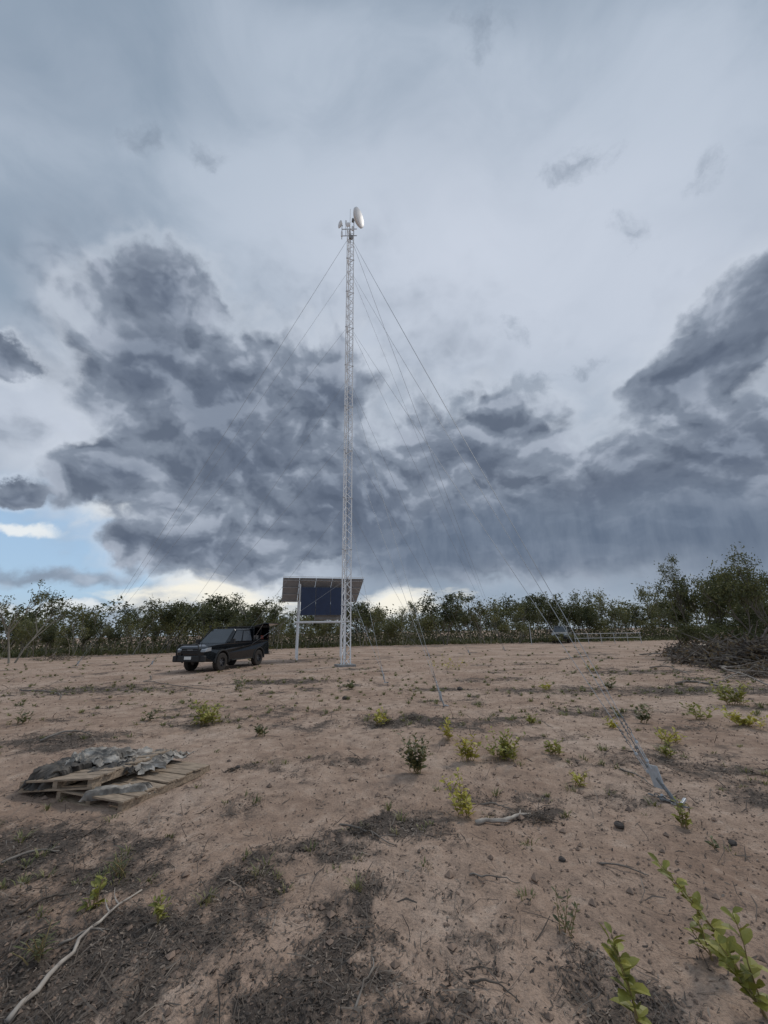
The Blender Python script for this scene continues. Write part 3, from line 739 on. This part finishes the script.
branch(150, 676, 215, 690, .02, 'deadwood', 'low dead stick on bare ground in front of the pickup', 'dead_stick', 19, 3)
branch(560, 660, 620, 655, .03, 'deadwood', 'distant dead branch on the clearing near the rail fence', 'dead_branch', 20, 4, lift=.1)
branch(20, 690, 60, 700, .02, 'deadwood', 'dead stick on bare ground left of the pickup', 'dead_stick', 22, 3)
branch(200, 905, 235, 880, .008, 'charred', 'dark twig in the litter left of the bottom centre', 'dark_stick', 23, 2)
branch(20, 905, 75, 885, .01, 'charred', 'dark stick in the litter near the left edge', 'dark_stick', 24, 3)
branch(470, 985, 520, 1005, .006, 'charred', 'dark twig near the bottom edge right of centre', 'dark_stick', 25, 2)
branch(620, 770, 655, 785, .01, 'deadwood', 'short twig just left of the near anchor', 'short_stick', 26, 2)
def pile(px, Y, rx, ry, hh, n, label, seed, r=.02, ln=1.2, name='brush_pile', mt='brush', group=None):
    rnd = random.Random(seed); X = atpx(px, Y, .3); b = MB(); k2 = MB()
    for _ in range(n):
        u = rnd.gauss(0, .42); v_ = rnd.gauss(0, .42); c = Vector((u*rx, v_*ry, hh*math.exp(-(u*u+v_*v_)*2)*rnd.uniform(.15, 1)))
        a = rnd.uniform(0, 6.283); el = rnd.gauss(.1, .45); d = Vector((math.cos(a)*math.cos(el), math.sin(a)*math.cos(el), math.sin(el)))
        l = ln*rnd.uniform(.4, 1); q = [c-d*l/2, c+Vector((rnd.gauss(0, .07), rnd.gauss(0, .07), rnd.gauss(0, .05)))*l, c+d*l/2]
        rr = r*rnd.uniform(.4, 1.3); b.tube(q, [rr, rr*.8, rr*.3], 4)
        for _ in range(6): leaf(k2, c+Vector((rnd.gauss(0, .2), rnd.gauss(0, .2), rnd.gauss(0, .1)))*ln, .05*ln, .02*ln, rnd)
    t = empty(name, (X, Y, hz(X, Y))); tag(t, label, 'brush pile', group)
    b.build('sticks', M[mt], t); k2.build('dry_leaves', M['lf_brown'], t); return t
pile(718, 18.5, 2.0, 1.0, 1.0, 190, 'dark heap of cleared branches at the foot of the right thicket', 1, .035, 2.0)
pile(756, 16.5, 2.1, .9, 1.1, 210, 'largest heap of cleared branches at the right edge', 2, .035, 2.1)
pile(684, 23, 1.8, .8, .7, 110, 'small heap of branches at the inner end of the right thicket', 3, .035, 1.8)
pile(765, 13.5, 1.0, .7, .4, 60, 'low scatter of dead branches nearest the camera on the right', 4)
pile(250, 34, 2.0, .8, .5, 60, 'low heap of sticks behind the parked pickup', 6)
pile(60, 31, 2.4, .8, .4, 60, 'low heap of sticks at the foot of the left treeline', 7)
for px, py, s_, lab in [(388, 724, .22, 'small dark clump of charred sticks near the centre of the clearing'), (412, 720, .2, 'right one of the two charred stick clumps near the centre'),
        (535, 818, .13, 'little heap of dark twigs at the end of the short log'), (235, 768, .1, 'small dark clump right of the pallets'), (48, 790, .14, 'heap of dark twigs pressed against the left side of the pallets'),
        (365, 835, .12, 'flat heap of dark twigs in the litter patch below centre'), (250, 885, .11, 'flat heap of dark twigs in the lower left litter')]:
    g = G(px, py); pile(px, g.y, s_, s_*.8, s_*.35, 34, lab, px, .006, s_*.9, 'twig_clump', 'charred')
for k, (px, py, s_, lab) in enumerate([(619, 822, .04, 'dark stone right of the short log'), (238, 766, .03, 'small stone right of the pallets'), (733, 845, .03, 'small stone near the right anchor'),
        (345, 700, .07, 'dark stone on the clearing in front of the mast'), (562, 860, .025, 'small stone in the middle of bare soil'), (460, 690, .08, 'stone beside the middle anchor')]):
    g = G(px, py); rr = random.Random(k); b = MB()
    prof = [(-1, 0)]+[(-math.cos(a), math.sin(a)) for a in (R(35), R(70), R(105), R(140))]+[(1, 0)]
    b.lathe([(t_*s_*.7, r_*s_) for t_, r_ in prof], (0, 0, 0), (0, 0, 1), 9); b.v = [(x*rr.uniform(.8, 1.2), y*rr.uniform(.8, 1.2), z*rr.uniform(.8, 1.15)+s_*.4) for x, y, z in b.v]
    o = b.build('stone', M['stone']); o.location = (g.x, g.y, hz(g.x, g.y)); tag(o, lab, 'stone')

# ---------------------------------------------------------------- small plants
def add_leaf(mb, p, d, n, l, w, fold=.25, droop=.2):
    d = d.normalized(); s = d.cross(n); s = s.normalized() if s.length > 1e-4 else d.orthogonal().normalized(); nn = s.cross(d).normalized()
    P = []
    for t, ww in ((0, .0), (.25, .75), (.55, 1), (.82, .6), (1, 0)):
        c = p+d*l*t-Vector((0, 0, 1))*droop*l*t*t
        P.append((c, ww))
    n0 = len(mb.v)
    mb.v.append(tuple(P[0][0]))
    for c, ww in P[1:4]:
        mb.v += [tuple(c-s*w*ww*.5+nn*fold*w*ww*.5), tuple(c), tuple(c+s*w*ww*.5+nn*fold*w*ww*.5)]
    mb.v.append(tuple(P[4][0]))
    a = n0+1
    mb.f += [(n0, a, a+1), (n0, a+1, a+2)]
    for i in range(2):
        q = a+3*i; mb.f += [(q, q+3, q+4, q+1), (q+1, q+4, q+5, q+2)]
    q = a+6; mb.f += [(q, n0+10, q+1), (q+1, n0+10, q+2)]
LS = 2.0
def plant(px, py, top, lab, leafm='lf_fresh', stems=4, nl=9, ll=.06, lw=.03, lean=.35, seed=0, topx=None, name='seedling', cat='plant', stemr=.004):
    ll *= LS; lw *= LS*.92
    if stems > 7: stems = int(stems*.68)
    rnd = random.Random(seed+px); g = G(px, py); z0 = hz(g.x, g.y); h = zat(g.x, g.y, top)-z0-ll*.3
    h = max(h, .07)
    t = empty(name, (g.x, g.y, z0)); tag(t, lab, cat); S = MB(); K = MB()
    bend = Vector((0, 0, 0))
    if topx is not None: bend = Vector(((topx-px)/F*g.y/math.cos(PITCH), 0, 0))
    for s in range(stems):
        a = rnd.uniform(0, 6.283); ln = rnd.uniform(.1, 1)*lean*(0.15 if stems == 1 else 1); hh = h*(rnd.uniform(.45, 1) if s else 1)
        off = Vector((rnd.gauss(0, 1), rnd.gauss(0, 1), 0))*h*lean*.2 if stems > 4 else Vector((0, 0, 0))
        tip = Vector((math.cos(a)*ln*h, math.sin(a)*ln*h, hh))+bend*hh/h
        pts = []
        for i in range(7):
            u = i/6; pts.append(off+Vector((tip.x*u**1.3, tip.y*u**1.3, tip.z*u))+Vector((rnd.gauss(0, .012), rnd.gauss(0, .012), 0))*h)
        S.tube(pts, [stemr*(1-.6*i/6) for i in range(7)], 5)
        for k in range(nl):
            u = .15+.85*k/(nl-1) if nl > 1 else 1; i = min(int(u*6), 5); f_ = u*6-i; p = pts[i].lerp(pts[i+1], f_)
            an = k*2.4+rnd.uniform(-.5, .5); e_ = rnd.uniform(.25, 1.1)
            d = Vector((math.cos(an), math.sin(an), e_)); sz = rnd.uniform(.6, 1.1)*(1-.5*max(0, u-.5))
            add_leaf(K, p, d, Vector((0, 0, 1))+Vector((rnd.gauss(0, .3), rnd.gauss(0, .3), 0)), ll*sz, lw*sz, .3, rnd.uniform(0, .4))
    S.build('stem', M['stem'], t); K.build('foliage', M[leafm], t); return t
plant(640, 1030, 926, 'leafy green seedling at the bottom edge right of centre', stems=2, nl=15, ll=.05, lw=.031, lean=.15, topx=632, seed=1)
plant(738, 972, 856, 'tall leafy sprout leaning left near the bottom right corner', stems=2, nl=18, ll=.046, lw=.027, lean=.2, topx=698, seed=2)
plant(712, 962, 905, 'short leafy sprout beside the tall leaning one', stems=2, nl=9, ll=.042, lw=.025, lean=.25, topx=706, seed=22)
plant(766, 1026, 905, 'leafy seedling cut by the bottom right corner of the frame', stems=3, nl=14, ll=.05, lw=.03, lean=.3, topx=750, seed=3)
plant(568, 936, 887, 'thin dry brown sprouts standing alone on bare soil', 'lf_dull', 6, 8, .025, .009, .5, 4, stemr=.003)
plant(464, 814, 773, 'yellow green shrublet beside the short pale log', 'lf_yellow', 12, 12, .042, .023, .6, 5)
plant(418, 772, 728, 'dull green upright shrublet left of the brighter ones', 'lf_dull', 24, 14, .046, .026, .6, 6)
plant(450, 742, 714, 'small yellow sprout behind the dull green shrublet', 'lf_yellow', 7, 9, .05, .028, .6, 7)
plant(468, 760, 734, 'bright yellow green clump between two greener shrublets', 'lf_yellow', 15, 11, .05, .027, .9, 8)
plant(503, 759, 730, 'round low green bush right of the yellow clump', 'lf_fresh', 28, 12, .046, .025, 1.0, 9)
plant(555, 756, 736, 'small green tuft right of the round low bush', 'lf_fresh', 12, 8, .05, .025, 1.0, 10)
plant(580, 784, 770, 'tiny yellow seedling halfway to the near anchor', 'lf_yellow', 7, 6, .042, .02, 1.2, 11)
plant(684, 822, 798, 'pale green seedling just below the near anchor', 'lf_fresh', 6, 7, .04, .021, .45, 12)
plant(380, 726, 706, 'small yellow plant beside the charred clumps', 'lf_yellow', 13, 8, .062, .033, .9, 13)
plant(203, 724, 700, 'wide yellow green clump between the pallets and the pickup', 'lf_fresh', 34, 10, .065, .03, 1.3, 14)
plant(672, 744, 726, 'small yellowish clump above the guy turnbuckles', 'lf_yellow', 12, 7, .05, .024, 1.2, 15)
plant(645, 723, 703, 'dull seedling left of the guy wires at mid distance', 'lf_dull', 10, 8, .065, .03, .6, 16)
plant(734, 706, 678, 'green bush near the right edge in front of the brush', 'lf_fresh', 30, 11, .068, .032, .9, 17, name='small_bush')
plant(748, 728, 709, 'low yellow green bush below the one near the right edge', 'lf_yellow', 26, 9, .06, .028, 1.4, 18, name='small_bush')
plant(612, 731, 717, 'tiny yellow seedling left of the guy wires', 'lf_yellow', 8, 6, .06, .028, .9, 19)
plant(95, 900, 874, 'small green seedling in the dark litter at lower left', 'lf_fresh', 5, 6, .036, .016, .6, 20)
plant(160, 922, 890, 'thin green sprout right of the long pale stick', 'lf_fresh', 5, 7, .03, .012, .5, 21)
plant(38, 955, 925, 'grassy dull green clump at the lower left edge', 'lf_dull', 16, 6, .04, .006, .8, 22)
plant(240, 690, 672, 'dull plant on bare ground in front of the pickup', 'lf_dull', 10, 7, .08, .035, .8, 23)
plant(452, 669, 654, 'straw coloured clump right of the mast base', 'lf_yellow', 16, 6, .1, .035, 2.2, 24)
plant(700, 719, 702, 'small green plant right of the guy wires', 'lf_fresh', 13, 8, .065, .03, .9, 25)
plant(150, 720, 706, 'small dull plant left of the wide yellow green clump', 'lf_dull', 8, 7, .06, .026, .7, 26)
plant(120, 872, 850, 'grassy clump in the dark litter below the pallets', 'lf_dull', 14, 6, .04, .006, .8, 27)
plant(545, 690, 680, 'distant yellowish plant right of the middle anchor', 'lf_yellow', 8, 6, .08, .035, 1.0, 28)
plant(590, 672, 662, 'distant green plant in front of the rail fence', 'lf_fresh', 8, 6, .1, .045, .9, 29)
plant(350, 690, 680, 'distant dull plant at the foot of the mast', 'lf_dull', 7, 6, .08, .035, .9, 30)
plant(715, 850, 838, 'tiny dry seedling on bare soil near the right edge', 'lf_dull', 3, 5, .03, .012, .6, 31)
plant(20, 725, 708, 'dull plant at the left edge beyond the pallets', 'lf_dull', 10, 7, .07, .026, .8, 32)
plant(670, 760, 742, 'small green seedling right of the turnbuckles', 'lf_fresh', 8, 7, .05, .023, .6, 33)
plant(610, 690, 678, 'distant olive plant left of the guy wires', 'lf_dull', 9, 6, .09, .035, .8, 34)
plant(260, 735, 722, 'small dull plant between the pallets and the charred clumps', 'lf_dull', 7, 6, .06, .026, .8, 35)
plant(530, 726, 714, 'small green plant behind the small green tuft', 'lf_fresh', 9, 6, .055, .026, 1.0, 36)

# ---------------------------------------------------------------- sky
world = bpy.data.worlds.new('World'); bpy.context.scene.world = world; world.use_nodes = True
nt = world.node_tree; nt.nodes.clear()
class Sx:
    def __init__(s, k): s.k = k
    def __add__(a, b): return Mt('ADD', a, b)
    __radd__ = __add__
    def __sub__(a, b): return Mt('SUBTRACT', a, b)
    def __rsub__(a, b): return Mt('SUBTRACT', b, a)
    def __mul__(a, b): return Mt('MULTIPLY', a, b)
    __rmul__ = __mul__
def setin(i, v):
    if isinstance(v, Sx): nt.links.new(v.k, i)
    elif isinstance(v, (tuple, Vector)):
        i.default_value = tuple(v) if len(i.default_value) == len(v) else (*v, 1)
    else: i.default_value = v
def Mt(op, *a, clamp=False):
    n = nt.nodes.new('ShaderNodeMath'); n.operation = op; n.use_clamp = clamp
    for k, q in enumerate(a): setin(n.inputs[k], q)
    return Sx(n.outputs[0])
def Vm(op, *a, out=0):
    n = nt.nodes.new('ShaderNodeVectorMath'); n.operation = op
    for k, q in enumerate(a): setin(n.inputs[k], q)
    return Sx(n.outputs[out])
def Vscale(v, s):
    n = nt.nodes.new('ShaderNodeVectorMath'); n.operation = 'SCALE'; setin(n.inputs[0], v); setin(n.inputs['Scale'], s); return Sx(n.outputs[0])
def Nz(v, scale, detail=6, rough=.55, color=False, lac=2.0):
    n = nt.nodes.new('ShaderNodeTexNoise'); setin(n.inputs['Vector'], v); n.inputs['Scale'].default_value = scale
    n.inputs['Detail'].default_value = detail; n.inputs['Roughness'].default_value = rough; n.inputs['Lacunarity'].default_value = lac
    return Sx(n.outputs['Color' if color else 'Fac'])
def Ss(x, a, b, lo=0, hi=1):
    n = nt.nodes.new('ShaderNodeMapRange'); n.interpolation_type = 'SMOOTHSTEP'
    setin(n.inputs[0], x)
    if a <= b: n.inputs[1].default_value = a; n.inputs[2].default_value = b; n.inputs[3].default_value = lo; n.inputs[4].default_value = hi
    else: n.inputs[1].default_value = b; n.inputs[2].default_value = a; n.inputs[3].default_value = hi; n.inputs[4].default_value = lo
    return Sx(n.outputs[0])
def Mix(f, a, b):
    n = nt.nodes.new('ShaderNodeMix'); n.data_type = 'RGBA'; n.clamp_factor = True
    setin(n.inputs[0], f); setin(n.inputs[6], a); setin(n.inputs[7], b); return Sx(n.outputs[2])
tc = nt.nodes.new('ShaderNodeTexCoord'); d = Sx(tc.outputs['Generated'])
w1 = Vm('SUBTRACT', Nz(d, 3.0, 2, .5, True), (.5, .5, .5)); w2 = Vm('SUBTRACT', Nz(d, 9.0, 6, .6, True), (.5, .5, .5))
dw = Vm('ADD', d, Vm('ADD', Vscale(w1, .16), Vscale(w2, .10)))
dsoft = Vm('ADD', d, Vscale(w1, .22))
def blob(src, px, py, rx, ry, rot=0):     # ellipsoidal distance: 0 at the centre, 1 at the rim
    c, s = math.cos(R(rot)), math.sin(R(rot))
    a = (ray(px+rx*c, py+rx*s)-ray(px-rx*c, py-rx*s))*.5; b = (ray(px-ry*s, py+ry*c)-ray(px+ry*s, py-ry*c))*.5
    cc_ = ray(px, py); ra, rb = a.length, b.length
    a = (a-cc_*a.dot(cc_)).normalized(); b = (b-cc_*b.dot(cc_)-a*b.dot(a)).normalized(); e = a.cross(b)
    Rm = Matrix((a, b, e)).transposed()
    n = nt.nodes.new('ShaderNodeMapping'); n.vector_type = 'TEXTURE'; setin(n.inputs[0], src)
    n.inputs['Location'].default_value = cc_; n.inputs['Rotation'].default_value = Rm.to_euler('XYZ'); n.inputs['Scale'].default_value = (ra, rb, .6)
    return Vm('LENGTH', Sx(n.outputs[0]), out=1)
def union(lst):
    o = lst[0]
    for q in lst[1:]:
        n = nt.nodes.new('ShaderNodeMath'); n.operation = 'SMOOTH_MIN'; setin(n.inputs[0], o); setin(n.inputs[1], q); n.inputs[2].default_value = .33; o = Sx(n.outputs[0])
    return Mt('MAXIMUM', 1.0-o, -1.0)
def bil(v, s, det=1): return Mt('ABSOLUTE', Nz(v, s, det, .5)*2.0-1.0)
dn = Vm('MULTIPLY', Vm('ADD', d, Vm('ADD', Vscale(w1, .10), Vscale(w2, .035))), (1, 1, 1.35))
fine = Nz(dn, 24.0, 4, .6)-.5
f0 = (Nz(dn, 3.2, 7, .54)-.5)*1.5+(bil(dn, 7.0)*.55+bil(dn, 16.0, 2)*.34)-.18+fine*.2
# relief: rounded billows compared with themselves a little toward the light
def rel(v): return Nz(v, 3.6, 5, .5)*.95+bil(v, 5.5, 0)*.42+bil(v, 12.0, 0)*.24+bil(v, 27.0, 2)*.14
LU = Vector((.014, .004, .036))
es = rel(dn)-rel(Vm('ADD', dn, tuple(LU)))
sepn = nt.nodes.new('ShaderNodeSeparateXYZ'); nt.links.new(d.k, sepn.inputs[0])
el = Mt('MULTIPLY', Mt('ARCSINE', Sx(sepn.outputs[2])), 57.3)
# high overcast
st = Nz(Vm('MULTIPLY', Vm('ADD', d, Vscale(w1, .3)), (1, 1, 2.2)), 2.0, 7, .55)
base = Mix(Ss(st, .34, .66), (.285, .36, .455), (.45, .52, .62))
br = union([blob(dsoft, 480, 290, 320, 180), blob(dsoft, 640, 290, 240, 120), blob(dsoft, 60, 410, 150, 80)])
base = Mix(Ss(br, -.3, .9, 0, .75), base, (.63, .68, .78))
dkb = union([blob(dsoft, 60, 60, 300, 150), blob(dsoft, 400, -30, 300, 90), blob(dsoft, 60, 240, 170, 90)])
base = Mix(Ss(dkb, -.1, .9, 0, .5), base, (.235, .30, .39))
# clear gap low on the left
gap = union([blob(dw, 30, 525, 165, 70), blob(dw, 60, 575, 180, 34)])
gapm = Ss(gap+f0*.3, -.02, .4)
sky = nt.nodes.new('ShaderNodeTexSky'); sky.sky_type = 'NISHITA'; sky.sun_disc = False; sky.sun_elevation = R(48); sky.sun_rotation = R(50)
blue = Vscale(Sx(sky.outputs[0]), .1)
blue = Mix(.65, blue, (.44, .64, .88))
base = Mix(gapm, base, blue)
wc = union([blob(dw, 15, 518, 54, 11, 4), blob(dw, 125, 506, 60, 18), blob(dw, 50, 604, 130, 10), blob(dw, 230, 588, 90, 26), blob(dw, 395, 600, 56, 22)])
base = Mix(Ss(wc*.9+f0*.8, .0, .6, 0, .92), base, (.84, .87, .88))
# soft mid grey clouds
mg = union([blob(dw, 110, 350, 90, 105), blob(dw, 300, 430, 250, 155), blob(dw, 620, 480, 320, 105, -12), blob(dw, 720, 380, 170, 105, -35), blob(dw, 60, 574, 110, 11), blob(dw, 20, 425, 50, 25)])
base = Mix(Ss(mg+f0*.8, -.25, .7, 0, .85), base, Mix(Ss(es, -.12, .12), (.225, .27, .345), (.40, .455, .545)))
# dark cumulus
dk = union([blob(dw, 165, 300, 66, 52), blob(dw, 150, 365, 76, 64), blob(dw, 225, 405, 130, 76), blob(dw, 120, 462, 84, 38), blob(dw, 250, 455, 164, 80),
            blob(dw, 340, 510, 160, 70), blob(dw, 225, 545, 100, 42), blob(dw, 330, 390, 74, 58),
            blob(dw, 470, 450, 122, 62), blob(dw, 470, 535, 165, 60), blob(dw, 610, 490, 220, 64), blob(dw, 705, 350, 145, 60, -32), blob(dw, 765, 300, 70, 52),
            blob(dw, 740, 450, 135, 70), blob(dw, 660, 540, 230, 52),
            blob(dw, 12, 358, 40, 19, 10), blob(dw, 8, 476, 38, 14), blob(dw, 135, 538, 40, 20)])
D = dk+f0*.78
low = Ss(el+f0*5.0, 4.0, 9.5)
rim = Ss(D, -.3, .05)*low
base = Mix(rim*.35, base, (.66, .71, .79))
mk = Ss(D, -.03, .24)*low
shade = Mix(Ss(D, .0, 1.0), (.25, .295, .37), (.125, .156, .217))
hi = Ss(es, .0, .15, 0, .9); lo_ = Ss(es, -.0, -.16, 0, .72)
shade = Mix(hi, shade, Mix(Ss(D, .1, .9), (.41, .46, .55), (.24, .285, .365))); shade = Mix(lo_, shade, (.092, .118, .17))
base = Mix(mk, base, shade)
# smooth rain band under the right hand mass, with faint falling streaks
azr = Mt('ARCTAN2', Sx(sepn.outputs[0]), Sx(sepn.outputs[1]))
cmb = nt.nodes.new('ShaderNodeCombineXYZ'); setin(cmb.inputs[0], azr*14.0); setin(cmb.inputs[1], el*.06)
stk = Nz(Sx(cmb.outputs[0]), 1.6, 4, .6)
rn = union([blob(dsoft, 560, 540, 320, 62), blob(dsoft, 720, 542, 200, 54), blob(dsoft, 420, 552, 130, 46)])
base = Mix(Ss(rn+f0*.12, -.12, .75, 0, .8), base, Mix(Ss(stk, .3, .7), (.12, .16, .23), (.17, .215, .29)))
# wisps in the high layer
ws = union([blob(dw, 566, 166, 40, 26, -30), blob(dw, 686, 184, 24, 34), blob(dw, 608, 245, 44, 22), blob(dw, 202, 174, 34, 30), blob(dw, 470, 22, 64, 48),
            blob(dw, 150, 165, 40, 30), blob(dw, 520, 388, 50, 20, -20), blob(dw, 570, 365, 34, 20, -30), blob(dw, 515, 340, 20, 28), blob(dw, 450, 405, 34, 18)])
wf = (Nz(dw, 12.0, 7, .62)-.5)*3.6
base = Mix(Ss(ws+wf, .2, 1.3, 0, .6), base, (.21, .26, .335))
# horizon strip
hzn = Ss(el, 5.0, 1.0)
glow = union([blob(dsoft, 235, 602, 140, 24), blob(dsoft, 395, 604, 70, 22)])
base = Mix(hzn*.55, base, (.44, .50, .56))
gn = (Nz(Vm('MULTIPLY', dn, (1, 1, 2.5)), 9.0, 6, .6)-.5)*3.0
base = Mix(Ss(glow+gn*.7, .0, .9, 0, .95), base, (.94, .90, .79))
base = Mix(Ss(el, 0, -4), base, (.16, .12, .1))
bg = nt.nodes.new('ShaderNodeBackground'); nt.links.new(base.k, bg.inputs[0]); bg.inputs[1].default_value = 1.0
wo = nt.nodes.new('ShaderNodeOutputWorld'); nt.links.new(bg.outputs[0], wo.inputs[0])
world.cycles.sampling_method = 'MANUAL'; world.cycles.sample_map_resolution = 256
sun = bpy.data.lights.new('sun', 'SUN'); sun.energy = 1.2; sun.angle = R(11); sun.color = (1, .94, .86)
so = bpy.data.objects.new('sun', sun); C.objects.link(so)
sd = Vector((math.sin(R(50))*math.cos(R(48)), math.cos(R(50))*math.cos(R(48)), math.sin(R(48))))
so.rotation_euler = (-sd).to_track_quat('-Z', 'Y').to_euler()
